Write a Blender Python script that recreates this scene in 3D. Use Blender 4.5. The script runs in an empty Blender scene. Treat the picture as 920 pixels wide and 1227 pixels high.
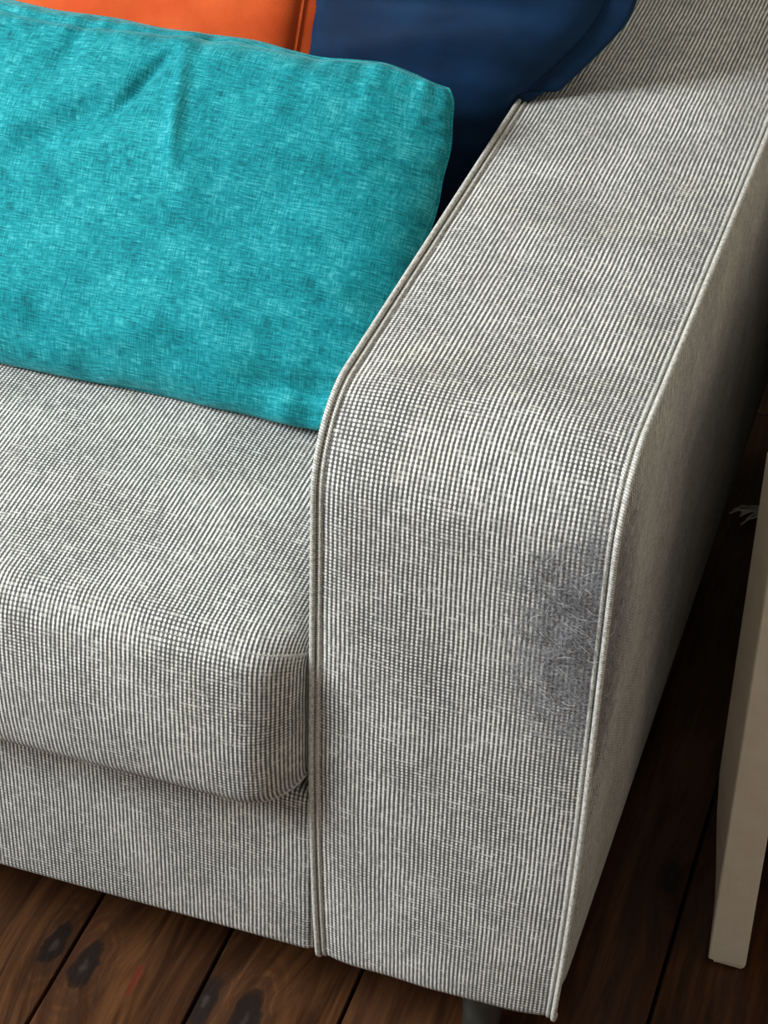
import bpy, bmesh, math, random
from mathutils import Vector, Matrix, noise

random.seed(7)
scene = bpy.context.scene
COL = scene.collection

# ------------------------------------------------------------------ camera
cam_data = bpy.data.cameras.new('camera')
cam = bpy.data.objects.new('camera', cam_data)
COL.objects.link(cam)
cam.location = (0.32935, -0.92341, 1.23309)
cam.rotation_euler = (0.926283, -0.027027, 0.321299)
cam_data.sensor_fit = 'HORIZONTAL'
cam_data.sensor_width = 36.0
cam_data.lens = 36.0 * 2482.45 / 920.0
cam_data.clip_start = 0.01
scene.camera = cam

# ------------------------------------------------------------------ world, light, exposure
world = bpy.data.worlds.new('room_ambient')
scene.world = world
world.use_nodes = True
bg = world.node_tree.nodes['Background']
bg.inputs[0].default_value = (1.0, 0.94, 0.84, 1)
bg.inputs[1].default_value = 0.42


def area(name, loc, target, sx, sy, power, color):
    d = bpy.data.lights.new(name, 'AREA')
    d.shape = 'RECTANGLE'
    d.size, d.size_y = sx, sy
    d.energy = power
    d.color = color
    o = bpy.data.objects.new(name, d)
    COL.objects.link(o)
    o.location = loc
    o.rotation_euler = (Vector(target) - Vector(loc)).to_track_quat('-Z', 'Y').to_euler()
    return o


area('window_daylight', (-1.85, -1.10, 2.0), (0.0, 0.1, 0.4), 0.85, 1.1, 111, (0.89, 0.955, 1.0))

vs = scene.view_settings
vs.view_transform = 'Standard'
vs.look = 'None'
vs.exposure = 0.0
vs.gamma = 1.0
vs.use_curve_mapping = False


# ------------------------------------------------------------------ node helpers
class NT:
    def __init__(self, name):
        self.mat = bpy.data.materials.new(name)
        self.mat.use_nodes = True
        self.t = self.mat.node_tree
        self.n = self.t.nodes
        self.bsdf = self.n['Principled BSDF']

    def link(self, a, b):
        self.t.links.new(a, b)

    def val(self, sock, v):
        if isinstance(v, (int, float)):
            sock.default_value = v
        elif isinstance(v, tuple):
            sock.default_value = v
        else:
            self.link(v, sock)

    def m(self, op, a, b=0.0, c=0.0, clamp=False):
        x = self.n.new('ShaderNodeMath')
        x.operation = op
        x.use_clamp = clamp
        self.val(x.inputs[0], a)
        self.val(x.inputs[1], b)
        self.val(x.inputs[2], c)
        return x.outputs[0]

    def mr(self, v, a, b, c=0.0, d=1.0, smooth=True):
        x = self.n.new('ShaderNodeMapRange')
        x.interpolation_type = 'SMOOTHSTEP' if smooth else 'LINEAR'
        self.val(x.inputs['Value'], v)
        for k, q in (('From Min', a), ('From Max', b), ('To Min', c), ('To Max', d)):
            self.val(x.inputs[k], q)
        return x.outputs[0]

    def xyz(self, a, b=0.0, c=0.0):
        x = self.n.new('ShaderNodeCombineXYZ')
        for i, q in enumerate((a, b, c)):
            self.val(x.inputs[i], q)
        return x.outputs[0]

    def sep(self, v):
        x = self.n.new('ShaderNodeSeparateXYZ')
        self.link(v, x.inputs[0])
        return x.outputs

    def uv(self):
        x = self.n.new('ShaderNodeUVMap')
        return self.sep(x.outputs[0])

    def noise(self, vec, scale=1.0, detail=2.0, rough=0.5, dist=0.0):
        x = self.n.new('ShaderNodeTexNoise')
        self.link(vec, x.inputs['Vector'])
        x.inputs['Scale'].default_value = scale
        x.inputs['Detail'].default_value = detail
        x.inputs['Roughness'].default_value = rough
        x.inputs['Distortion'].default_value = dist
        return x.outputs[0]

    def mix(self, f, a, b, mode='MIX'):
        x = self.n.new('ShaderNodeMix')
        x.data_type = 'RGBA'
        x.blend_type = mode
        self.val(x.inputs[0], f)
        for s, q in ((x.inputs[6], a), (x.inputs[7], b)):
            if isinstance(q, tuple):
                q = q if len(q) == 4 else q + (1.0,)
            self.val(s, q)
        return x.outputs[2]

    def bump(self, h, dist, strength=1.0):
        x = self.n.new('ShaderNodeBump')
        x.inputs['Strength'].default_value = strength
        x.inputs['Distance'].default_value = dist
        self.link(h, x.inputs['Height'])
        self.link(x.outputs[0], self.bsdf.inputs['Normal'])

    def set(self, **kw):
        for k, v in kw.items():
            k = k.replace('_', ' ')
            s = self.bsdf.inputs[k]
            if isinstance(v, tuple) and len(v) == 3 and s.type == 'RGBA':
                v = v + (1.0,)
            self.val(s, v)


LIGHT_YARN = (0.86, 0.84, 0.775)
DARK_YARN = (0.105, 0.105, 0.11)


def sofa_fabric(name, wear=None, P=0.0030, Q=0.0026):
    """Rib weave of pale and charcoal yarn, in metres of UV."""
    g = NT(name)
    u, v, _ = g.uv()
    uvv = g.xyz(u, v, 0.0)
    wob = g.noise(uvv, 22.0, 1.0)
    u2 = g.m('ADD', u, g.m('MULTIPLY', g.m('SUBTRACT', wob, 0.5), 0.0016))
    wob2 = g.noise(g.xyz(v, u, 3.7), 26.0, 1.0)
    v2 = g.m('ADD', v, g.m('MULTIPLY', g.m('SUBTRACT', wob2, 0.5), 0.0016))
    cu = g.m('DIVIDE', u2, P)
    cv = g.m('DIVIDE', v2, Q)
    su = g.m('ABSOLUTE', g.m('SINE', g.m('MULTIPLY', cu, math.pi)))
    sv = g.m('ABSOLUTE', g.m('SINE', g.m('MULTIPLY', cv, math.pi)))
    row = g.m('FLOOR', cv)
    colm = g.m('FLOOR', cu)
    # uneven yarn along each rib and each row
    slub_row = g.noise(g.xyz(g.m('MULTIPLY', u, 110.0), g.m('MULTIPLY', row, 7.31), 0.0), 1.0, 2.0, 0.6)
    slub_col = g.noise(g.xyz(g.m('MULTIPLY', colm, 5.17), g.m('MULTIPLY', v, 90.0), 9.0), 1.0, 2.0, 0.6)
    dot = g.mr(sv, 0.18, 0.72)
    k = g.mr(g.noise(uvv, 14.0, 2.0), 0.35, 0.66, 0.40, 0.90)
    cell = g.m('SUBTRACT', su, g.m('MULTIPLY', g.m('MULTIPLY', k, 0.62), g.m('SUBTRACT', 1.0, sv)))
    cell = g.m('ADD', cell, g.m('MULTIPLY', g.m('SUBTRACT', g.noise(uvv, 420.0, 2.0, 0.6), 0.5), 0.55))
    white = g.mr(cell, 0.36, 0.86)
    fill = g.m('MULTIPLY', g.mr(slub_row, 0.46, 0.80), g.m('MULTIPLY', dot, 0.62))
    white = g.m('MAXIMUM', white, fill)
    white = g.m('MULTIPLY', white, g.mr(slub_col, 0.30, 0.62, 0.62, 1.0))
    lint = g.noise(uvv, 900.0, 2.0)
    white = g.m('MULTIPLY', white, g.mr(lint, 0.25, 0.75, 0.80, 1.12))
    # faint yellowing from use, blotchy
    age = g.mr(g.noise(g.xyz(u, v, 5.0), 9.0, 3.0, 0.6), 0.48, 0.75)
    light = g.mix(g.m('MULTIPLY', age, 0.5), LIGHT_YARN, (0.80, 0.74, 0.59))
    dark = g.mix(g.noise(g.xyz(u, v, 1.0), 30.0, 2.0), (0.055, 0.06, 0.068), (0.115, 0.108, 0.10))
    col = g.mix(white, dark, light)
    h = white
    if wear:
        strk = g.noise(g.xyz(g.m('ADD', g.m('MULTIPLY', u, 230.0), g.m('MULTIPLY', v, 60.0)),
                             g.m('MULTIPLY', v, 95.0), 2.0), 1.0, 3.0, 0.65)
        brk = g.noise(uvv, 55.0, 3.0, 0.6)
        fine = g.noise(uvv, 520.0, 3.0, 0.6)
        if wear == 'front':
            du = g.m('DIVIDE', g.m('SUBTRACT', u, 0.174), 0.060)
            dv = g.m('DIVIDE', g.m('SUBTRACT', v, 0.440), 0.105)
        else:
            du = g.m('DIVIDE', g.m('SUBTRACT', u, 0.000), 0.085)
            dv = g.m('DIVIDE', g.m('SUBTRACT', v, 0.425), 0.145)
        r = g.m('SQRT', g.m('ADD', g.m('MULTIPLY', du, du), g.m('MULTIPLY', dv, dv)))
        e = g.m('SUBTRACT', 1.0, r)
        e = g.m('ADD', e, g.m('MULTIPLY', g.m('SUBTRACT', strk, 0.5), 1.15))
        e = g.m('ADD', e, g.m('MULTIPLY', g.m('SUBTRACT', brk, 0.5), 0.9))
        mask = g.mr(e, -0.05, 0.60)
        mask = g.m('MULTIPLY', mask, 0.82)
        tuft = g.mix(g.mr(fine, 0.35, 0.68), (0.065, 0.066, 0.078), (0.33, 0.325, 0.338))
        if wear == 'side':
            tuft = g.mix(0.6, tuft, (0.125, 0.110, 0.108))
        col = g.mix(mask, col, tuft)
        h = g.m('ADD', g.m('MULTIPLY', white, g.m('SUBTRACT', 1.0, mask)), g.m('MULTIPLY', mask, fine))
    g.set(Base_Color=col, Roughness=0.92, Sheen_Weight=0.12, Sheen_Roughness=0.5)
    g.bsdf.inputs['Specular IOR Level'].default_value = 0.15
    g.bump(h, 0.0007, 0.55)
    return g.mat


def piping_fabric():
    g = NT('piping_fabric')
    u, v, _ = g.uv()
    d = g.m('ADD', g.m('DIVIDE', v, 0.0018), g.m('MULTIPLY', u, 1.0))
    s = g.m('ABSOLUTE', g.m('SINE', g.m('MULTIPLY', d, math.pi)))
    n = g.noise(g.xyz(g.m('MULTIPLY', u, 3.0), g.m('MULTIPLY', v, 300.0), 0.0), 1.0, 3.0)
    w = g.m('MULTIPLY', g.mr(s, 0.0, 0.8, 0.25, 1.0), g.mr(n, 0.3, 0.62, 0.45, 1.0))
    g.set(Base_Color=g.mix(w, (0.13, 0.128, 0.12), (0.76, 0.74, 0.68)), Roughness=0.9)
    g.bsdf.inputs['Specular IOR Level'].default_value = 0.15
    g.bump(w, 0.0005, 0.5)
    return g.mat


def chenille(name, dark, mid, light):
    g = NT(name)
    u, v, _ = g.uv()
    a = g.noise(g.xyz(g.m('MULTIPLY', u, 1100.0), g.m('MULTIPLY', v, 95.0), 0.0), 1.0, 3.0, 0.65)
    b = g.noise(g.xyz(g.m('MULTIPLY', u, 100.0), g.m('MULTIPLY', v, 1000.0), 4.0), 1.0, 3.0, 0.65)
    patch = g.noise(g.xyz(u, v, 2.0), 38.0, 4.0, 0.6)
    s = g.m('ADD', g.m('MULTIPLY', a, 0.42), g.m('MULTIPLY', b, 0.58))
    s = g.m('ADD', s, g.m('MULTIPLY', g.m('SUBTRACT', patch, 0.5), 0.30))
    f1 = g.mr(s, 0.33, 0.54)
    f2 = g.mr(s, 0.50, 0.68)
    col = g.mix(f2, g.mix(f1, dark, mid), light)
    g.set(Base_Color=col, Roughness=0.8, Sheen_Weight=0.25, Sheen_Roughness=0.4,
          Sheen_Tint=(0.45, 0.9, 0.92))
    g.bsdf.inputs['Specular IOR Level'].default_value = 0.2
    g.bump(s, 0.0012, 0.35)
    return g.mat


def velvet(name, c0, c1, tint, sheen=0.5):
    g = NT(name)
    u, v, _ = g.uv()
    n = g.noise(g.xyz(u, v, 0.0), 16.0, 4.0, 0.6)
    f = g.noise(g.xyz(u, v, 0.0), 500.0, 2.0)
    col = g.mix(g.mr(n, 0.3, 0.7), c0, c1)
    g.set(Base_Color=col, Roughness=0.75, Sheen_Weight=sheen, Sheen_Roughness=0.35, Sheen_Tint=tint)
    g.bsdf.inputs['Specular IOR Level'].default_value = 0.15
    g.bump(g.m('ADD', g.m('MULTIPLY', f, 0.3), n), 0.002, 0.25)
    return g.mat


def floor_wood():
    g = NT('floor_wood')
    pos = g.n.new('ShaderNodeNewGeometry').outputs['Position']
    x, y, z = g.sep(pos)
    oi = g.n.new('ShaderNodeObjectInfo').outputs['Random']
    off = g.m('MULTIPLY', oi, 37.0)
    # knots (position, half width)
    knots = [(-0.2200, 0.030, 0.011), (-0.1895, 0.016, 0.012), (-0.0900, 0.016, 0.011), (-0.0560, 0.012, 0.013),
             (-0.135, -0.16, 0.012), (0.05, -0.22, 0.013), (0.31, -0.05, 0.012), (0.42, 0.33, 0.011),
             (-0.37, 0.0, 0.012), (0.215, 0.26, 0.009), (-0.47, 0.2, 0.012)]
    kn = None
    core = None
    for kx, ky, kr in knots:
        dx = g.m('DIVIDE', g.m('SUBTRACT', x, kx), kr)
        dy = g.m('DIVIDE', g.m('SUBTRACT', y, ky), kr * 2.6)
        r = g.m('SQRT', g.m('ADD', g.m('MULTIPLY', dx, dx), g.m('MULTIPLY', dy, dy)))
        kn = r if kn is None else g.m('MINIMUM', kn, r)
    wob = g.noise(pos, 60.0, 3.0)
    knw = g.m('ADD', kn, g.m('MULTIPLY', g.m('SUBTRACT', wob, 0.5), 0.9))
    # grain pulled around knots
    bend = g.m('MULTIPLY', g.mr(kn, 0.0, 4.0, 1.0, 0.0), 0.02)
    gx = g.m('ADD', x, bend)
    gv = g.xyz(g.m('MULTIPLY', gx, 85.0), g.m('MULTIPLY', y, 6.0), off)
    grain = g.noise(gv, 1.0, 5.0, 0.62, 0.7)
    gv2 = g.xyz(g.m('MULTIPLY', gx, 420.0), g.m('MULTIPLY', y, 14.0), off)
    fine = g.noise(gv2, 1.0, 3.0, 0.6)
    broad = g.noise(g.xyz(g.m('MULTIPLY', x, 12.0), g.m('MULTIPLY', y, 4.0), off), 1.0, 3.0, 0.6)
    col = g.mix(g.mr(grain, 0.32, 0.68), (0.042, 0.0155, 0.006), (0.155, 0.062, 0.022))
    col = g.mix(g.m('MULTIPLY', g.mr(broad, 0.35, 0.7), 0.75), col, (0.060, 0.022, 0.010))
    col = g.mix(g.m('MULTIPLY', g.mr(fine, 0.5, 0.75), 0.55), col, (0.032, 0.012, 0.006))
    ring = g.m('ABSOLUTE', g.m('SINE', g.m('MULTIPLY', knw, 7.0)))
    ringm = g.m('MULTIPLY', g.mr(knw, 0.8, 2.6, 1.0, 0.0), 0.6)
    col = g.mix(g.m('MULTIPLY', ringm, g.mr(ring, 0.2, 0.8)), col, (0.045, 0.018, 0.008))
    col = g.mix(g.mr(knw, 0.55, 1.15, 0.93, 0.0), col, (0.014, 0.009, 0.007))
    col = g.mix(g.mr(knw, 0.0, 0.30, 0.5, 0.0), col, (0.070, 0.050, 0.038))
    # a small red paint smear on one board
    dx = g.m('DIVIDE', g.m('SUBTRACT', x, -0.1478), 0.0035)
    dy = g.m('DIVIDE', g.m('SUBTRACT', y, 0.0175), 0.019)
    r = g.m('ADD', g.m('ADD', g.m('MULTIPLY', dx, dx), g.m('MULTIPLY', dy, dy)),
            g.m('MULTIPLY', g.m('SUBTRACT', wob, 0.5), 2.2))
    col = g.mix(g.mr(r, 0.0, 1.3, 0.5, 0.0), col, (0.20, 0.022, 0.014))
    tone = g.mr(oi, 0.0, 1.0, 0.62, 0.95, smooth=False)
    hs = g.n.new('ShaderNodeHueSaturation')
    g.link(tone, hs.inputs['Value'])
    g.link(col, hs.inputs['Color'])
    g.set(Base_Color=hs.outputs[0], Roughness=g.mr(fine, 0.2, 0.8, 0.34, 0.52))
    g.bsdf.inputs['Specular IOR Level'].default_value = 0.35
    g.bump(g.m('ADD', fine, g.m('MULTIPLY', grain, 0.8)), 0.0008, 0.35)
    return g.mat


def painted(name, c0, c1, rough=0.5, edge=False):
    g = NT(name)
    pos = g.n.new('ShaderNodeNewGeometry').outputs['Position']
    n = g.noise(pos, 45.0, 4.0, 0.6)
    s = g.n.new('ShaderNodeMapping')
    s.inputs['Scale'].default_value = (300, 300, 22)
    g.link(pos, s.inputs[0])
    br = g.noise(s.outputs[0], 1.0, 2.0)
    col = g.mix(g.mr(n, 0.3, 0.7), c0, c1)
    chip = g.mr(g.noise(pos, 160.0, 3.0), 0.72, 0.76)
    col = g.mix(g.m('MULTIPLY', chip, 0.6), col, (0.40, 0.33, 0.25))
    g.set(Base_Color=col, Roughness=rough)
    g.bump(g.m('ADD', br, g.m('MULTIPLY', n, 1.5)), 0.0008, 0.3)
    return g.mat


def plain(name, c0, c1, rough=0.6, metal=0.0, scale=60.0):
    g = NT(name)
    pos = g.n.new('ShaderNodeNewGeometry').outputs['Position']
    n = g.noise(pos, scale, 3.0)
    g.set(Base_Color=g.mix(g.mr(n, 0.3, 0.7), c0, c1), Roughness=rough, Metallic=metal)
    g.bump(n, 0.0006, 0.25)
    return g.mat


M = {
    'fabric': sofa_fabric('rib_weave'),
    'fabric_front': sofa_fabric('rib_weave_worn_front', 'front'),
    'fabric_side': sofa_fabric('rib_weave_worn_side', 'side'),
    'piping': piping_fabric(),
    'teal': chenille('teal_chenille', (0.0, 0.090, 0.112), (0.003, 0.255, 0.290), (0.075, 0.47, 0.50)),
    'blue': velvet('navy_velvet', (0.0022, 0.013, 0.037), (0.004, 0.026, 0.072), (0.25, 0.55, 1.0), 0.14),
    'orange': velvet('orange_velvet', (0.56, 0.070, 0.013), (0.68, 0.108, 0.024), (1.0, 0.5, 0.25), 0.3),
    'wood': floor_wood(),
    'under': plain('dark_subfloor', (0.006, 0.004, 0.003), (0.012, 0.008, 0.006), 0.9),
    'white': painted('aged_white_paint', (0.70, 0.62, 0.50), (0.65, 0.565, 0.45)),
    'wall': plain('wall_plaster', (0.70, 0.68, 0.62), (0.66, 0.64, 0.58), 0.9, 0.0, 8.0),
    'wall_r': plain('shade_wall_paint', (0.34, 0.29, 0.23), (0.31, 0.265, 0.21), 0.9, 0.0, 8.0),
    'metal': plain('dark_leg_metal', (0.045, 0.048, 0.042), (0.065, 0.068, 0.058), 0.45, 0.2),
    'fuzz': plain('grey_fuzz', (0.16, 0.16, 0.175), (0.24, 0.24, 0.255), 0.95, 0.0, 400.0),
    'thread': plain('pale_thread', (0.40, 0.39, 0.38), (0.55, 0.54, 0.51), 0.95, 0.0, 400.0),
    'yarn': plain('pale_yarn', (0.42, 0.40, 0.36), (0.55, 0.53, 0.48), 0.9, 0.0, 200.0),
}


# ------------------------------------------------------------------ mesh helpers
def link_mesh(name, verts, faces, mat, parent=None, uvs=None, smooth=True):
    me = bpy.data.meshes.new(name)
    me.from_pydata([tuple(v) for v in verts], [], faces)
    me.update()
    if uvs is not None:
        lay = me.uv_layers.new(name='UVMap')
        for l in me.loops:
            lay.data[l.index].uv = uvs[l.vertex_index]
    if smooth:
        me.polygons.foreach_set('use_smooth', [True] * len(me.polygons))
    me.materials.append(mat)
    o = bpy.data.objects.new(name, me)
    COL.objects.link(o)
    if parent:
        o.parent = parent
    return o


def tag(o, label=None, cat=None, group=None, kind=None):
    if label:
        o['label'] = label
    if cat:
        o['category'] = cat
    if group:
        o['group'] = group
    if kind:
        o['kind'] = kind
    return o


def empty(name, loc):
    o = bpy.data.objects.new(name, None)
    o.empty_display_size = 0.05
    o.location = loc
    COL.objects.link(o)
    return o


def keep(o, parent):
    """Parent o (whose vertices are in world space) under a thing with an offset origin."""
    o.parent = parent
    o.matrix_parent_inverse = Matrix.Translation(-parent.location)
    return o


def grid(nu, nv, fn, flip=False):
    """fn(i, j) -> (point, uv); nu x nv points."""
    V, U, F = [], [], []
    for j in range(nv):
        for i in range(nu):
            p, t = fn(i, j)
            V.append(p)
            U.append(t)
    for j in range(nv - 1):
        for i in range(nu - 1):
            a = j * nu + i
            f = (a, a + 1, a + nu + 1, a + nu)
            F.append(f[::-1] if flip else f)
    return V, U, F


def tube(pts, r, sides=8, closed=False, cap=True):
    """Tube along points; UV = (turn around in 0..2, length)."""
    pts = [Vector(p) for p in pts]
    n = len(pts)
    V, U, F = [], [], []
    length = 0.0
    up = None
    rr = r if callable(r) else (lambda t: r)
    for k in range(n):
        a = pts[(k - 1) % n] if (closed or k > 0) else pts[k]
        b = pts[(k + 1) % n] if (closed or k < n - 1) else pts[k]
        t = (b - a).normalized()
        if up is None:
            up = t.orthogonal().normalized()
        up = (up - t * up.dot(t)).normalized()
        w = t.cross(up)
        if k:
            length += (pts[k] - pts[k - 1]).length
        rad = rr(k / max(1, n - 1))
        for s in range(sides + 1):
            an = 2 * math.pi * s / sides
            V.append(pts[k] + (up * math.cos(an) + w * math.sin(an)) * rad)
            U.append((2.0 * s / sides, length))
    m = sides + 1
    for k in range(n if closed else n - 1):
        k2 = (k + 1) % n
        for s in range(sides):
            F.append((k * m + s, k * m + s + 1, k2 * m + s + 1, k2 * m + s))
    if cap and not closed:
        F.append(tuple(range(sides))[::-1])
        F.append(tuple((n - 1) * m + s for s in range(sides)))
    return V, U, F


def box_mesh(name, lo, hi, mat, parent=None, bevel=0.0, seg=3, uvscale=True):
    bm = bmesh.new()
    bmesh.ops.create_cube(bm, size=1.0)
    lo, hi = Vector(lo), Vector(hi)
    for v in bm.verts:
        v.co = Vector([lo[i] + (v.co[i] + 0.5) * (hi[i] - lo[i]) for i in range(3)])
    if bevel:
        bmesh.ops.bevel(bm, geom=bm.edges[:], offset=bevel, segments=seg, profile=0.5, affect='EDGES')
    uvl = bm.loops.layers.uv.new('UVMap')
    for f in bm.faces:
        n = f.normal
        ax = max(range(3), key=lambda i: abs(n[i]))
        for l in f.loops:
            c = l.vert.co
            l[uvl].uv = {0: (c.y, c.z), 1: (c.x, c.z), 2: (c.x, c.y)}[ax]
        f.smooth = bevel > 0
    me = bpy.data.meshes.new(name)
    bm.to_mesh(me)
    bm.free()
    me.materials.append(mat)
    o = bpy.data.objects.new(name, me)
    COL.objects.link(o)
    if parent:
        o.parent = parent
    return o


def sstep(a, b, x):
    t = max(0.0, min(1.0, (x - a) / (b - a)))
    return t * t * (3 - 2 * t)


# ------------------------------------------------------------------ floor of single boards, unseen walls and overhead slab added for shade
BW = 0.10896
X0 = -0.20646
GAP = 0.0028
floor = box_mesh('floor', (-2.2, -1.6, -0.06), (1.9, 1.2, -0.022), M['under'])
tag(floor, kind='structure')
plank_me = None
for k in range(-18, 19):
    x0 = X0 + k * BW
    # alternate butt joints well outside the view
    cut = 0.95 if k % 3 == 0 else (-0.75 if k % 3 == 1 else -1.05)
    for y0, y1 in ((-1.6, cut - 0.001), (cut + 0.001, 1.2)):
        key = '%.3f' % (y1 - y0)
        pl = box_mesh('floorboard', (GAP / 2, y0, -0.021), (BW - GAP / 2, y1, 0.0), M['wood'], None, 0.0011, 2)
        pl.location = (x0, 0, random.uniform(-0.0006, 0.0))
        pl.parent = floor
wall = box_mesh('unseen_wall_back', (-2.2, 1.10, 0.0), (1.9, 1.2, 2.5), M['wall'])  # out of view, added to block light behind the sofa
tag(wall, kind='structure')
bb = box_mesh('baseboard_back', (-2.2, 1.086, 0.0), (1.9, 1.10, 0.12), M['white'], None, 0.004)
tag(bb, kind='structure')

ceil = box_mesh('shade_ceiling', (-2.2, -1.6, 2.5), (1.9, 1.2, 2.56), M['wall'])  # unseen slab added to cut the ambient light from overhead
tag(ceil, kind='structure')
wr = box_mesh('shade_wall_right', (0.70, -0.35, 0.0), (0.80, 1.10, 2.5), M['wall_r'])  # invented, out of view; keeps light from the right off the arm's outer face
tag(wr, kind='structure')

# ------------------------------------------------------------------ sofa
W = 0.18
ZB, ZT = 0.100, 0.562
DEPTH = 0.90
RT = 0.055
sofa = empty('sofa', (0, 0, 0))
tag(sofa, 'pale grey rib-weave fabric sofa with a broad piped arm, scratched at its corner', 'sofa')


def arm_profile():
    """(y, z, arc length) up the front, over the rounded corner, along the top, down the back."""
    P = [(0.0135, ZB + 0.0004), (0.0118, ZB + 0.0001)]
    rb = 0.010
    for k in range(5):
        a = math.pi / 2 * k / 4
        P.append((rb - rb * math.sin(a) + 0.0, ZB + rb - rb * math.cos(a)))
    for k in range(1, 29):
        P.append((0.0, ZB + rb + (ZT - RT - ZB - rb) * k / 28))
    for k in range(1, 17):
        a = math.pi / 2 * k / 16
        P.append((RT - RT * math.cos(a), ZT - RT + RT * math.sin(a)))
    for k in range(1, 33):
        P.append((RT + (DEPTH - 2 * RT) * k / 32, ZT))
    for k in range(1, 9):
        a = math.pi / 2 * k / 8
        P.append((DEPTH - RT + RT * math.sin(a), ZT - RT + RT * math.cos(a)))
    for k in range(1, 9):
        P.append((DEPTH, ZT - RT - (ZT - RT - ZB) * k / 8))
    return P


PROF = arm_profile()


def taper(x, y, z):
    """The arm narrows slightly near its hem and its front leans a touch."""
    t = 1 - min(1.0, max(0.0, (z - ZB) / 0.22))
    t = t * t
    cx = (x - W / 2)
    return (W / 2 + cx * (1 - 0.062 * t), y + 0.0026 * t * (1 - min(1, y / 0.3)), z)


def build_arm(ox, mats, fray):
    band, side_in, side_out = mats
    nu = 25
    n = len(PROF)
    arc = [0.0]
    for k in range(1, n):
        arc.append(arc[-1] + math.dist(PROF[k], PROF[k - 1]))
    shift = (ZB + 0.010) - arc[6]
    nrm = []
    for k in range(n):
        a, b = PROF[max(0, k - 1)], PROF[min(n - 1, k + 1)]
        d = Vector((0, b[0] - a[0], b[1] - a[1])).normalized()
        nrm.append(Vector((0, -d.z, d.y)))

    def f(i, j):
        t = i / (nu - 1)
        s = 0.5 - 0.5 * math.cos(math.pi * t)
        y, z = PROF[j]
        bul = 0.0042 * (1 - abs(2 * s - 1) ** 5) - 0.001
        wv = 0.0016 * noise.noise(Vector((s * 5 + 3, arc[j] * 9, ox)))
        p = Vector(taper(s * W, y, z)) + nrm[j] * (bul + wv * (1 - abs(2 * s - 1) ** 3))
        return (p.x + ox, p.y, p.z), (s * W, arc[j] + shift)
    V, U, F = grid(nu, n, f)
    arm = link_mesh('armrest', V, F, band, sofa, U)
    # side panels
    ys = [0.0, 0.001, 0.003, 0.006, 0.010, 0.016, 0.024, 0.034, 0.045, RT] + \
         [RT + (DEPTH - 2 * RT) * k / 24 for k in range(1, 25)] + [DEPTH - RT * (1 - k / 6) for k in range(1, 7)]
    nz = 22

    def ztop(y):
        if y < RT:
            return ZT - RT + math.sqrt(max(0, RT * RT - (RT - y) ** 2))
        if y > DEPTH - RT:
            return ZT - RT + math.sqrt(max(0, RT * RT - (y - DEPTH + RT) ** 2))
        return ZT

    def zbot(y):
        rb = 0.010
        return ZB + (rb - math.sqrt(max(0, rb * rb - (rb - y) ** 2)) if y < rb else 0.0)
    for sgn, xx, mt in ((-1, 0.0, side_in), (1, W, side_out)):
        def fs(i, j):
            y = ys[i]
            t = 0.5 - 0.5 * math.cos(math.pi * j / (nz - 1))
            z0, z1 = zbot(y), ztop(y)
            z = z0 + (z1 - z0) * t
            x, y2, z2 = taper(xx, y, z)
            d = min(y, z1 - z, DEPTH - y)
            bul = 0.003 * sstep(0.0, 0.03, d) - 0.0005
            bul -= 0.004 * (1 - sstep(0.0, 0.03, z - z0)) * sstep(0, 0.02, d)
            return (x + ox + sgn * bul, y2, z2), (y, z)
        V, U, F = grid(len(ys), nz, fs, flip=(sgn < 0))
        link_mesh('side_panel', V, F, mt, arm, U)
        pts = []
        for k in range(2, n):
            y, z = PROF[k]
            x, y2, z2 = taper(xx, y, z)
            p = Vector((x, y2, z2)) + nrm[k] * 0.0012
            pts.append((p.x + ox + sgn * 0.0008, p.y, p.z))
        V, U, F = tube(pts, 0.0019, 10)
        link_mesh('piping', V, F, M['piping'], arm, U)
        # flat seam allowance stitched beside the piping on the band
        pts2 = []
        for k in range(2, n):
            y, z = PROF[k]
            x, y2, z2 = taper(xx - sgn * 0.0036, y, z)
            p = Vector((x, y2, z2)) + nrm[k] * 0.0002
            pts2.append((p.x + ox, p.y, p.z))
        V, U, F = tube(pts2, 0.0012, 8)
        link_mesh('seam', V, F, M['piping'], arm, U)
    # underside
    V = [(ox + 0.006, 0.012, ZB + 0.002), (ox + W - 0.007, 0.012, ZB + 0.002),
         (ox + W - 0.007, DEPTH - 0.001, ZB + 0.002), (ox + 0.006, DEPTH - 0.001, ZB + 0.002)]
    link_mesh('dust_cover', V, [(0, 3, 2, 1)], M['under'], arm, None, False)
    return arm


arm = build_arm(0.0, (M['fabric_front'], M['fabric'], M['fabric_side']), True)
SEATW = 1.42
arm2 = build_arm(-SEATW - W, (M['fabric'], M['fabric'], M['fabric']), False)

# base rail and back
base = box_mesh('seat_base', (-SEATW + 0.001, 0.0035, 0.100), (0.002, 0.80, 0.256), M['fabric'], sofa, 0.009, 4)
back = box_mesh('backrest', (-SEATW + 0.001, 0.70, 0.258), (-0.001, 0.885, 0.74), M['fabric'], sofa, 0.03, 5)
for x, y in ((0.113, 0.058), (-SEATW - 0.10, 0.058), (0.113, 0.83), (-SEATW - 0.10, 0.83)):
    V, U, F = tube([(x, y, 0.001), (x, y, 0.03), (x, y, 0.06), (x, y, 0.1015)], lambda t: 0.0135 + 0.003 * t, 16)
    link_mesh('leg', V, F, M['metal'], sofa, U)


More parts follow.
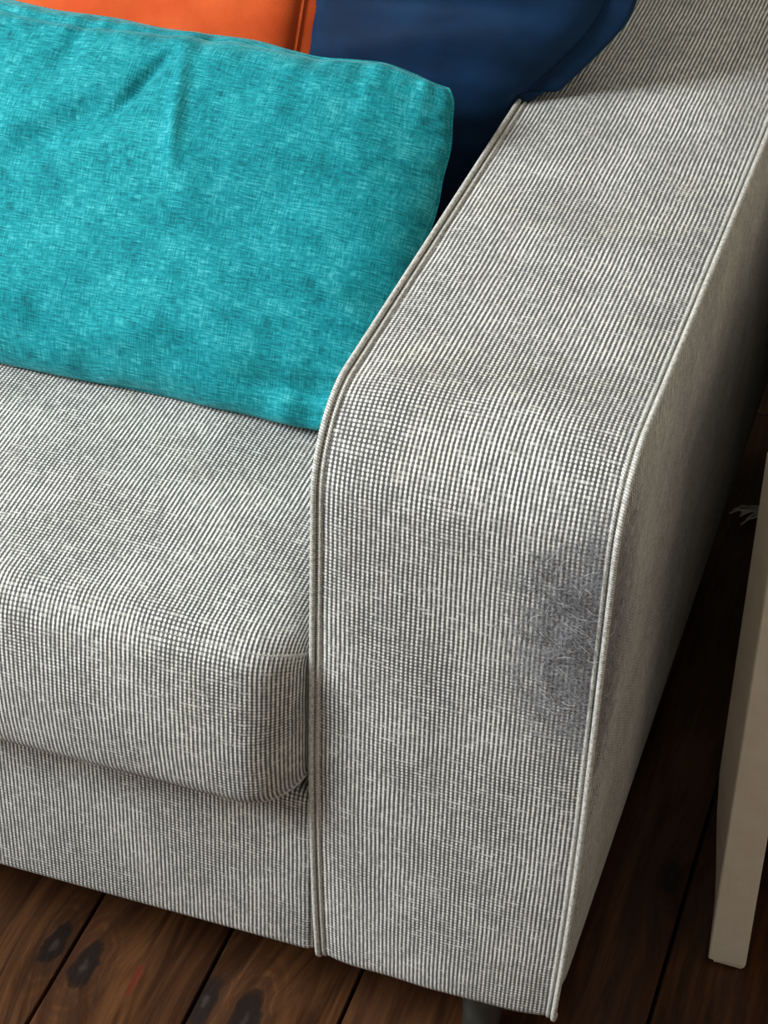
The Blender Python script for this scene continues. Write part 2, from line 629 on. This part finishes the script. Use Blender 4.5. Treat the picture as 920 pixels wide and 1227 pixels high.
# frayed patch on the corner
def strands(name, count, rad, mat, parent, lift, lmin, lmax, rng, label):
    V, F = [], []
    made = 0
    while made < count:
        side = rng.random() < 0.14
        if side:
            y = abs(rng.gauss(0, 0.018)) + 0.001
            z = rng.gauss(0.425, 0.055)
            if y > 0.05 or not 0.30 < z < 0.53:
                continue
            p = Vector((W + 0.0030, y, z))
            nn = Vector((1, 0, 0))
            t1 = Vector((0, 0.5, -1)).normalized()
            t2 = Vector((0, 1, 0.5)).normalized()
        else:
            x = W - 0.007 - abs(rng.gauss(0, 0.024))
            z = rng.gauss(0.447, 0.042)
            if x < 0.105 or not 0.335 < z < 0.53:
                continue
            d = ((x - W) / 0.062) ** 2 + ((z - 0.447) / 0.085) ** 2
            if d > 1 or noise.noise(Vector((x * 150 + z * 40, z * 60, 1.0))) < rng.uniform(-0.45, 0.45):
                continue
            p = Vector((x, -0.0033, z))
            nn = Vector((0, -1, 0))
            t1 = Vector((0.55, 0, -1)).normalized()
            t2 = Vector((1, 0, 0.55)).normalized()
        an = rng.gauss(0, 0.75)
        if rng.random() < 0.5:
            an += math.pi
        d1 = t1 * math.cos(an) + t2 * math.sin(an)
        d2 = nn.cross(d1)
        L = rng.uniform(lmin, lmax)
        curl = rng.uniform(-1.6, 1.6)
        hgt = rng.uniform(0.3, 1.0) * lift
        pts = []
        q = p.copy()
        for k in range(6):
            t = k / 5
            h = hgt * math.sin(math.pi * min(1, 0.15 + t * 0.85))
            pts.append(q + nn * h)
            a = curl * t
            q = q + (d1 * math.cos(a) + d2 * math.sin(a)) * (L / 5)
        v, u, f = tube(pts, lambda t: rad * (1 - 0.5 * t), 3, cap=False)
        o = len(V)
        V += v
        F += [tuple(i + o for i in q_) for q_ in f]
        made += 1
    ob = link_mesh(name, V, F, mat, parent)
    tag(ob, label, kind='stuff')
    return ob


rng = random.Random(3)
strands('frayed_fuzz', 750, 0.00020, M['fuzz'], arm, 0.0016, 0.003, 0.009, rng,
        'grey fuzz of scratched threads on the arm corner')
strands('loose_threads', 110, 0.00017, M['thread'], arm, 0.0030, 0.006, 0.016, rng,
        'pale pulled threads curling off the arm corner')

# ------------------------------------------------------------------ seat cushion (loose bench cushion)
SX0, SX1 = -SEATW + 0.004, -0.003
SY0, SY1 = -0.030, 0.69
SZ0, SZ1 = 0.258, 0.400


def seat_cushion():
    root = empty('seat_cushion', ((SX0 + SX1) / 2, 0.33, SZ0))
    tag(root, 'grey rib-weave seat cushion lying on the sofa under the teal cushion', 'seat cushion')
    r = 0.020
    # ring profile over the front: bottom -> front -> top -> back (y, z)
    prof = []
    def arc(cy, cz, a0, a1, n, rr=r):
        for k in range(n + 1):
            a = a0 + (a1 - a0) * k / n
            prof.append((cy + rr * math.cos(a), cz + rr * math.sin(a)))
    for k in range(12):
        prof.append((SY1 - r - (SY1 - SY0 - 2 * r) * k / 12, SZ0))
    arc(SY0 + r, SZ0 + r, -math.pi / 2, -math.pi, 7)
    for k in range(1, 10):
        prof.append((SY0, SZ0 + r + (SZ1 - SZ0 - 2 * r) * k / 10))
    arc(SY0 + r, SZ1 - r, math.pi, math.pi / 2, 8)
    for k in range(1, 40):
        prof.append((SY0 + r + (SY1 - SY0 - 2 * r) * k / 40, SZ1))
    arc(SY1 - r, SZ1 - r, math.pi / 2, 0, 6)
    for k in range(1, 6):
        prof.append((SY1, SZ1 - r - (SZ1 - SZ0 - 2 * r) * k / 6))
    arc(SY1 - r, SZ0 + r, 0, -math.pi / 2, 6)
    n = len(prof)
    al = [0.0]
    for k in range(1, n):
        al.append(al[-1] + math.dist(prof[k], prof[k - 1]))
    # start the arc length so that v = z on the front face
    kf = min(range(n), key=lambda k: abs(prof[k][0] - SY0) + abs(prof[k][1] - (SZ0 + r)))
    sh = prof[kf][1] - al[kf]
    cyc, czc = (SY0 + SY1) / 2, (SZ0 + SZ1) / 2
    xs = []
    rx = 0.040
    for k in range(9):
        a = math.pi / 2 * k / 8
        xs.append((SX0 + rx * (1 - math.sin(a)) , 1 - math.cos(a)))
    xs = [(SX0 + rx * (1 - math.cos(math.pi / 2 * k / 8)), math.sin(math.pi / 2 * k / 8)) for k in range(9)]
    for k in range(1, 60):
        xs.append((SX0 + rx + (SX1 - SX0 - 2 * rx) * k / 60, 1.0))
    xs += [(SX1 - rx * (1 - math.cos(math.pi / 2 * (8 - k) / 8)), math.sin(math.pi / 2 * (8 - k) / 8)) for k in range(9)]
    m = len(xs)

    def f(i, j):
        x, c = xs[i]
        y, z = prof[j]
        # round the ends in plan: pull the ring inwards near the side
        ins = rx * (1 - c)
        yy = y + (ins if y < cyc else -ins) * min(1, abs(y - cyc) / (cyc - SY0))
        insz = 0.020 * (1 - c)
        zz = z + (insz if z < czc else -insz) * min(1, abs(z - czc) / (czc - SZ0))
        # crown of the stuffing on top, soft belly on the front
        ex = max(0.0, min(1.0, (SX1 - x) / 0.12)) * max(0.0, min(1.0, (x - SX0) / 0.12))
        ex = math.sqrt(ex)
        if z > czc:
            ey = max(0.0, min(1.0, (y - SY0) / 0.20)) * max(0.0, min(1.0, (SY1 - y) / 0.2))
            zz += 0.016 * ex * math.sqrt(max(ey, 0)) * min(1, (z - czc) / (SZ1 - czc))
        t = (z - SZ0) / (SZ1 - SZ0)
        if y < SY0 + r:
            yy -= 0.007 * ex * math.sin(math.pi * max(0, min(1, t)))
        w = 0.0025 * noise.noise(Vector((x * 6, y * 7, z * 9)))
        w += 0.0012 * noise.noise(Vector((x * 22, y * 18, z * 30 + 4)))
        if z > czc:
            zz += w * c
        else:
            yy += w * c * 0.7
        # the front lower edge sits a little proud and sags towards the left
        uu = x
        if x > SX1 - rx:
            uu = SX1 - rx + rx * math.asin(min(1.0, (x - SX1 + rx) / rx))
        return (x, yy, zz), (uu, al[j] + sh)
    V, U, F = grid(m, n, f, flip=True)
    # caps
    for i in (0, m - 1):
        loop = [j * m + i for j in range(n)]
        F.append(tuple(loop) if i else tuple(loop[::-1]))
    V = [tuple(v) for v in V]
    o = link_mesh('cover', V, F, M['fabric'], None, U)
    keep(o, root)
    # seam lines along the top and bottom front edges
    for zz, yy, kk in ((SZ1 - 0.006, SY0 + 0.0055, 1), (SZ0 + 0.006, SY0 + 0.005, -1)):
        j0 = min(range(n), key=lambda k: math.dist(prof[k], (yy, zz)))
        pts = []
        for i in range(3, m - 1):
            v = Vector(V[j0 * m + i])
            pts.append(v + Vector((0, 0.0008, -0.0008 * kk)))
        v2, u2, f2 = tube(pts, 0.0012, 6)
        keep(link_mesh('seam', v2, f2, M['piping'], None, u2), root)
    return root


seat_cushion()


# ------------------------------------------------------------------ scatter cushions
def pillow(name, label, mat, w, h, T, origin, tilt, yaw, folds=(), seam_r=0.0016, bow=0.03, fill=0.55,
           post=None, nx=97, ny=73, corner=0.10, front=1.0, backf=1.0, seed=0.0, gather=0.0, seam_mat=None, roll=0.0, rnd=4, top_seam=None, gusset=0.0, wavy=0.0):
    root = empty(name, origin)
    tag(root, label, 'cushion')
    th, ya = tilt, yaw
    up = Vector((0, math.sin(th), math.cos(th)))
    nf = Vector((0, -math.cos(th), math.sin(th)))
    rot = Matrix.Rotation(ya, 3, 'Z')
    rollm = Matrix.Rotation(roll, 3, nf)
    ex = rot @ (rollm @ Vector((1, 0, 0)))
    up = rot @ (rollm @ up)
    nf = rot @ nf
    O = Vector(origin)

    def outline(a, b):
        # square to rounded square with edges bowed in
        k = corner
        x = a * (1 - bow * (1 - b * b)) * (1 - k * (abs(a * b) ** 8) * 0.5)
        y = b * (1 - bow * (1 - a * a)) * (1 - k * (abs(a * b) ** 8) * 0.5)
        if wavy:
            e_ = abs(b) ** 6
            y += e_ * wavy * noise.noise(Vector((a * 5.5 + seed, 7.7, b)))
            x += abs(a) ** 6 * wavy * 0.5 * noise.noise(Vector((b * 4 + seed, 3.1, a)))
        return x * w / 2, y * h / 2

    def pt(a, b, side):
        x, y = outline(a, b)
        e = max(0.0, (1 - a * a)) * max(0.0, (1 - b * b))
        edge = (max(0.0, 1 - abs(a) ** rnd) ** 0.5) * (max(0.0, 1 - abs(b) ** rnd) ** 0.5)
        d = T / 2 * (0.55 * edge + 0.45 * e ** fill)
        d *= front if side > 0 else backf
        s = min(1.0, 6 * (1 - abs(a))) * min(1.0, 6 * (1 - abs(b)))
        d += s * 0.006 * noise.noise(Vector((a * 2.1 + seed, b * 2.1, seed + side)))
        d += s * 0.0022 * noise.noise(Vector((a * 6 + seed, b * 5, seed + 9 * side)))
        if side > 0:
            for (a0, b0, a1, b1, wd, am) in folds:
                ax, ay = (a - a0) * w / 2, (b - b0) * h / 2
                dx, dy = (a1 - a0) * w / 2, (b1 - b0) * h / 2
                L2 = dx * dx + dy * dy
                t = max(0.0, min(1.0, (ax * dx + ay * dy) / L2))
                dist = math.hypot(ax - t * dx, ay - t * dy)
                d += am * math.exp(-(dist / wd) ** 2) * math.sin(math.pi * (0.12 + 0.76 * t)) * s
        if top_seam and side > 0:
            ds = (b - top_seam(a)) * h / 2
            d -= 0.0028 * math.exp(-(ds / 0.0030) ** 2)
            d += 0.0016 * math.exp(-((ds + 0.007) / 0.005) ** 2) * (0.6 + 0.9 * noise.noise(Vector((a * 14, 2.2, seed))))
        if gather:
            for (bb, fa) in ((1 - b, 17), (1 - a, 13), (1 + b, 11)):
                fall = math.exp(-bb / 0.16) * (1 - math.exp(-bb / 0.02))
                q = a if fa != 13 else b
                d += gather * fall * noise.noise(Vector((q * fa, seed + fa, side * 3.0)))
        if gusset and side < 0:
            # the back panel swells out past the seam before it turns in
            for q in (0, 1):
                c = (a, b)[q]
                k = 1 - abs(c)
                o_ = gusset * math.copysign(1, c) * math.exp(-k / 0.06) * (1 - math.exp(-k / 0.008))
                if q == 0:
                    x += o_
                else:
                    y += o_
        p = O + ex * x + up * y + nf * (d * side)
        if post:
            p = post(p)
        return p
    A = [math.sin(math.pi / 2 * (2 * i / (nx - 1) - 1)) * 0.55 + 0.45 * (2 * i / (nx - 1) - 1) for i in range(nx)]
    B = [math.sin(math.pi / 2 * (2 * j / (ny - 1) - 1)) * 0.55 + 0.45 * (2 * j / (ny - 1) - 1) for j in range(ny)]
    V, U, F = [], [], []
    for side in (1, -1):
        o = len(V)
        v, u, f = grid(nx, ny, lambda i, j: (pt(A[i], B[j], side), (A[i] * w / 2 + side, B[j] * h / 2)), flip=(side < 0))
        V += v
        U += u
        F += [tuple(q + o for q in ff) for ff in f]
    o = link_mesh('cover', V, F, mat, None, U)
    keep(o, root)
    if top_seam:
        aa = [-0.96 + 1.86 * k / 150 for k in range(151)]
        v, u, f = tube([pt(a, top_seam(a), 1) for a in aa], 0.0008, 6)
        keep(link_mesh('top_seam', v, f, mat, None, [(q[0] * 0.003, q[1]) for q in u]), root)
    # seam round the edge
    ring = [(A[i], -1) for i in range(nx)] + [(1, B[j]) for j in range(1, ny)] + \
           [(A[i], 1) for i in range(nx - 2, -1, -1)] + [(-1, B[j]) for j in range(ny - 2, 0, -1)]
    pts = [pt(a, b, 1) for a, b in ring]
    v, u, f = tube(pts, seam_r, 8, closed=True)
    keep(link_mesh('seam', v, f, seam_mat or mat, None, [(q[0] * 0.003, q[1]) for q in u]), root)
    return root


R = math.radians
pillow('scatter_cushion', 'teal chenille cushion standing on the seat in front of the others', M['teal'],
       0.50, 0.262, 0.105, (-0.272, 0.276, 0.5125), R(42), 0.0,
       folds=[(0.20, 0.80, 0.08, 0.36, 0.0050, -0.0090), (0.12, 0.50, -0.16, 0.10, 0.011, -0.0065),
              (0.245, 0.74, 0.31, 0.15, 0.0050, 0.0070), (0.30, 0.40, 0.40, -0.10, 0.014, 0.0035),
              (0.12, 0.85, -0.25, 0.10, 0.018, 0.0045), (0.55, -0.86, 0.92, -0.80, 0.012, -0.007),
              (-0.10, 0.98, -0.12, 0.60, 0.008, -0.0045), (-0.30, 0.98, -0.33, 0.60, 0.009, -0.0045),
              (0.10, -0.80, 0.45, -0.62, 0.014, 0.005), (-0.2, -0.6, 0.0, -0.75, 0.02, 0.004),
              (0.45, 0.88, 0.80, 0.80, 0.009, 0.0035)],
       seed=1.3, gather=0.010, nx=221, ny=141, corner=0.10, bow=0.0, wavy=0.026,
       top_seam=lambda a: 0.90 + 0.095 * sstep(-0.1, 0.75, a) + 0.012 * math.sin(9 * a),
       post=lambda p: Vector((p.x, p.y, max(p.z, 0.4185))))


def over_arm(p):
    """The blue cushion is squeezed against the arm and spills over its top."""
    x, y, z = p
    x += 0.047 * sstep(0.54, 0.64, z) * sstep(-0.16, 0.0, x)
    if z < ZT + 0.009 and x > -0.007:
        if z > ZT - 0.008:
            z = ZT + 0.0092
        else:
            x = -0.007
    # pressed flat where the orange cushion leans on it
    back = 0.450 + (z - 0.605) * 0.404 + (-0.374 - x) * 0.087 + 0.058 - 0.09 * sstep(-0.185, -0.14, x)
    y = max(y, back)
    return Vector((x, min(y, 0.694), max(z, 0.4195)))


pillow('scatter_cushion', 'navy blue velvet cushion leaning in the corner and over the sofa arm', M['blue'],
       0.33, 0.42, 0.165, (-0.150, 0.516, 0.605), R(20), R(-22),
       folds=[(0.98, -0.30, 0.20, -0.62, 0.010, 0.009), (0.95, 0.1, 0.2, -0.05, 0.013, -0.009), (0.2, 0.5, -0.3, 0.1, 0.02, 0.009),
              (0.9, 0.30, 0.2, 0.22, 0.012, 0.007), (0.3, 0.0, -0.5, 0.05, 0.016, -0.008),
              (0.8, 0.0, 0.1, -0.3, 0.015, 0.005)],
       seed=5.1, gather=0.007, post=over_arm, bow=0.02, rnd=2, nx=121, ny=101, gusset=0.03)
pillow('scatter_cushion', 'orange velvet cushion with a corded edge behind the teal cushion', M['orange'],
       0.42, 0.42, 0.10, (-0.374, 0.450, 0.605), R(22), R(-5),
       folds=[(0.9, 0.1, 0.3, 0.0, 0.03, -0.004)], seed=8.8, gather=0.003, seam_r=0.0024, bow=0.02, rnd=2, gusset=0.027, nx=121,
       post=lambda p: Vector((p.x, p.y, max(p.z, 0.4195))))

# ------------------------------------------------------------------ white bedside table beside the sofa, its unseen bulk added for shade
TX0, TX1, TY0, TY1 = 0.260, 0.640, 0.180, 1.040  # depth stretched so the unseen rear shades the floor behind the arm
table = empty('bedside_table', ((TX0 + TX1) / 2, (TY0 + TY1) / 2, 0))
tag(table, 'worn white painted wooden table whose chipped leg stands beside the sofa arm', 'table')


def table_leg(fx, fy, chipped):
    """Leg wider at the back than the front, its flank running out near the foot. fx, fy = -1/+1."""
    V, F = [], []
    lv = [0.0, 0.003, 0.007, 0.012, 0.03, 0.06, 0.09, 0.12, 0.16, 0.22, 0.30, 0.45]
    x0 = TX0 if fx < 0 else TX1
    y0 = TY0 if fy < 0 else TY1
    for z in lv:
        dx = 0.0015 + 0.0115 * sstep(0.0, 0.17, z)
        lean = -0.016 * z
        c = 0.0012
        ins = 0.003 * (1 - sstep(0.0, 0.008, z))
        sec = [(0.0 + ins, 0.0 + c), (c + ins, ins * 0.6), (0.029 - c - ins * 0.6, ins * 0.6), (0.029 - ins * 0.6, c),
               (0.029, 0.044), (0.028, 0.046), (-dx + c, 0.046), (-dx, 0.044)]
        for q, (sx, sy) in enumerate(sec):
            jx = jz = 0.0
            if chipped and z < 0.004:
                jz = (0.0, 0.0, 0.001, 0.004, 0.001, 0, 0, 0)[q] if z == 0 else 0
                if q in (0, 1):
                    jx = 0.002
                    jz += 0.003 if z == 0 else 0.0025
            V.append((x0 - fx * (sx + jx + lean) if fx < 0 else x0 - (sx + lean),
                      y0 + sy if fy < 0 else y0 - sy, z + jz))
    # fx < 0: x = x0 + sx + lean
    n = 8
    V2 = []
    for k, (x, y, z) in enumerate(V):
        V2.append((x, y, z))
    for j in range(len(lv) - 1):
        for s in range(n):
            a, b = j * n + s, j * n + (s + 1) % n
            F.append((a, b, b + n, a + n))
    F.append(tuple(range(n))[::-1])
    F.append(tuple((len(lv) - 1) * n + s for s in range(n)))
    o = link_mesh('leg', V2, F, M['white'], None, None, False)
    bm = bmesh.new()
    bm.from_mesh(o.data)
    bmesh.ops.recalc_face_normals(bm, faces=bm.faces[:])
    bm.to_mesh(o.data)
    bm.free()
    keep(o, table)
    return o


for fx in (-1, 1):
    for fy in (-1, 1):
        table_leg(fx, fy, fx < 0 and fy < 0)
keep(box_mesh('shade_body', (TX0 + 0.006, TY0 + 0.047, 0.11), (TX1 - 0.006, TY1 - 0.006, 0.452), M['white'], None, 0.002), table)  # unseen box added to block light from the gap beside the arm
keep(box_mesh('apron', (TX0 + 0.03, TY0 + 0.006, 0.36), (TX1 - 0.03, TY0 + 0.036, 0.45), M['white'], None, 0.002), table)
keep(box_mesh('table_top', (TX0 - 0.006, TY0 - 0.012, 0.452), (TX1 + 0.012, TY1 + 0.012, 0.475), M['white'], None, 0.004), table)

# turned so the unseen far corner narrows the gap to the sofa and darkens it
ROT = math.radians(4.0)
foot = Vector((TX0, TY0, 0))
table.location = foot + Matrix.Rotation(ROT, 3, 'Z') @ (table.location - foot)
table.rotation_euler = (0, 0, ROT)

# ------------------------------------------------------------------ frayed cord end in the dark gap
cord = empty('cord_tassel', (0.215, 0.74, 0.0))
tag(cord, 'pale frayed cord end lying on the floor in the dark gap behind the sofa arm', 'cord')
V, U, F = tube([(0.262, 0.80, 0.004), (0.24, 0.785, 0.004), (0.215, 0.775, 0.005), (0.200, 0.768, 0.006)], 0.0035, 8)
keep(link_mesh('cord', V, F, M['yarn'], None, U), cord)
rng = random.Random(11)
for k in range(7):
    a = (k - 3) * 0.17 + rng.uniform(-0.08, 0.08)
    L = rng.uniform(0.022, 0.034)
    p = Vector((0.203, 0.769, 0.005))
    pts = []
    d = Vector((-math.cos(a), -math.sin(a) - 0.25, 0)).normalized()
    for q in range(6):
        t = q / 5
        pts.append(p + d * (L * t) + Vector((0.003 * math.sin(3 * t + k), 0.004 * t * t * rng.uniform(-1, 1), 0.004 * math.sin(math.pi * t) - 0.003 * t)))
    V, U, F = tube(pts, lambda t: 0.0016 * (1 - 0.4 * t), 6)
    keep(link_mesh('strand', V, F, M['yarn'], None, U), cord)
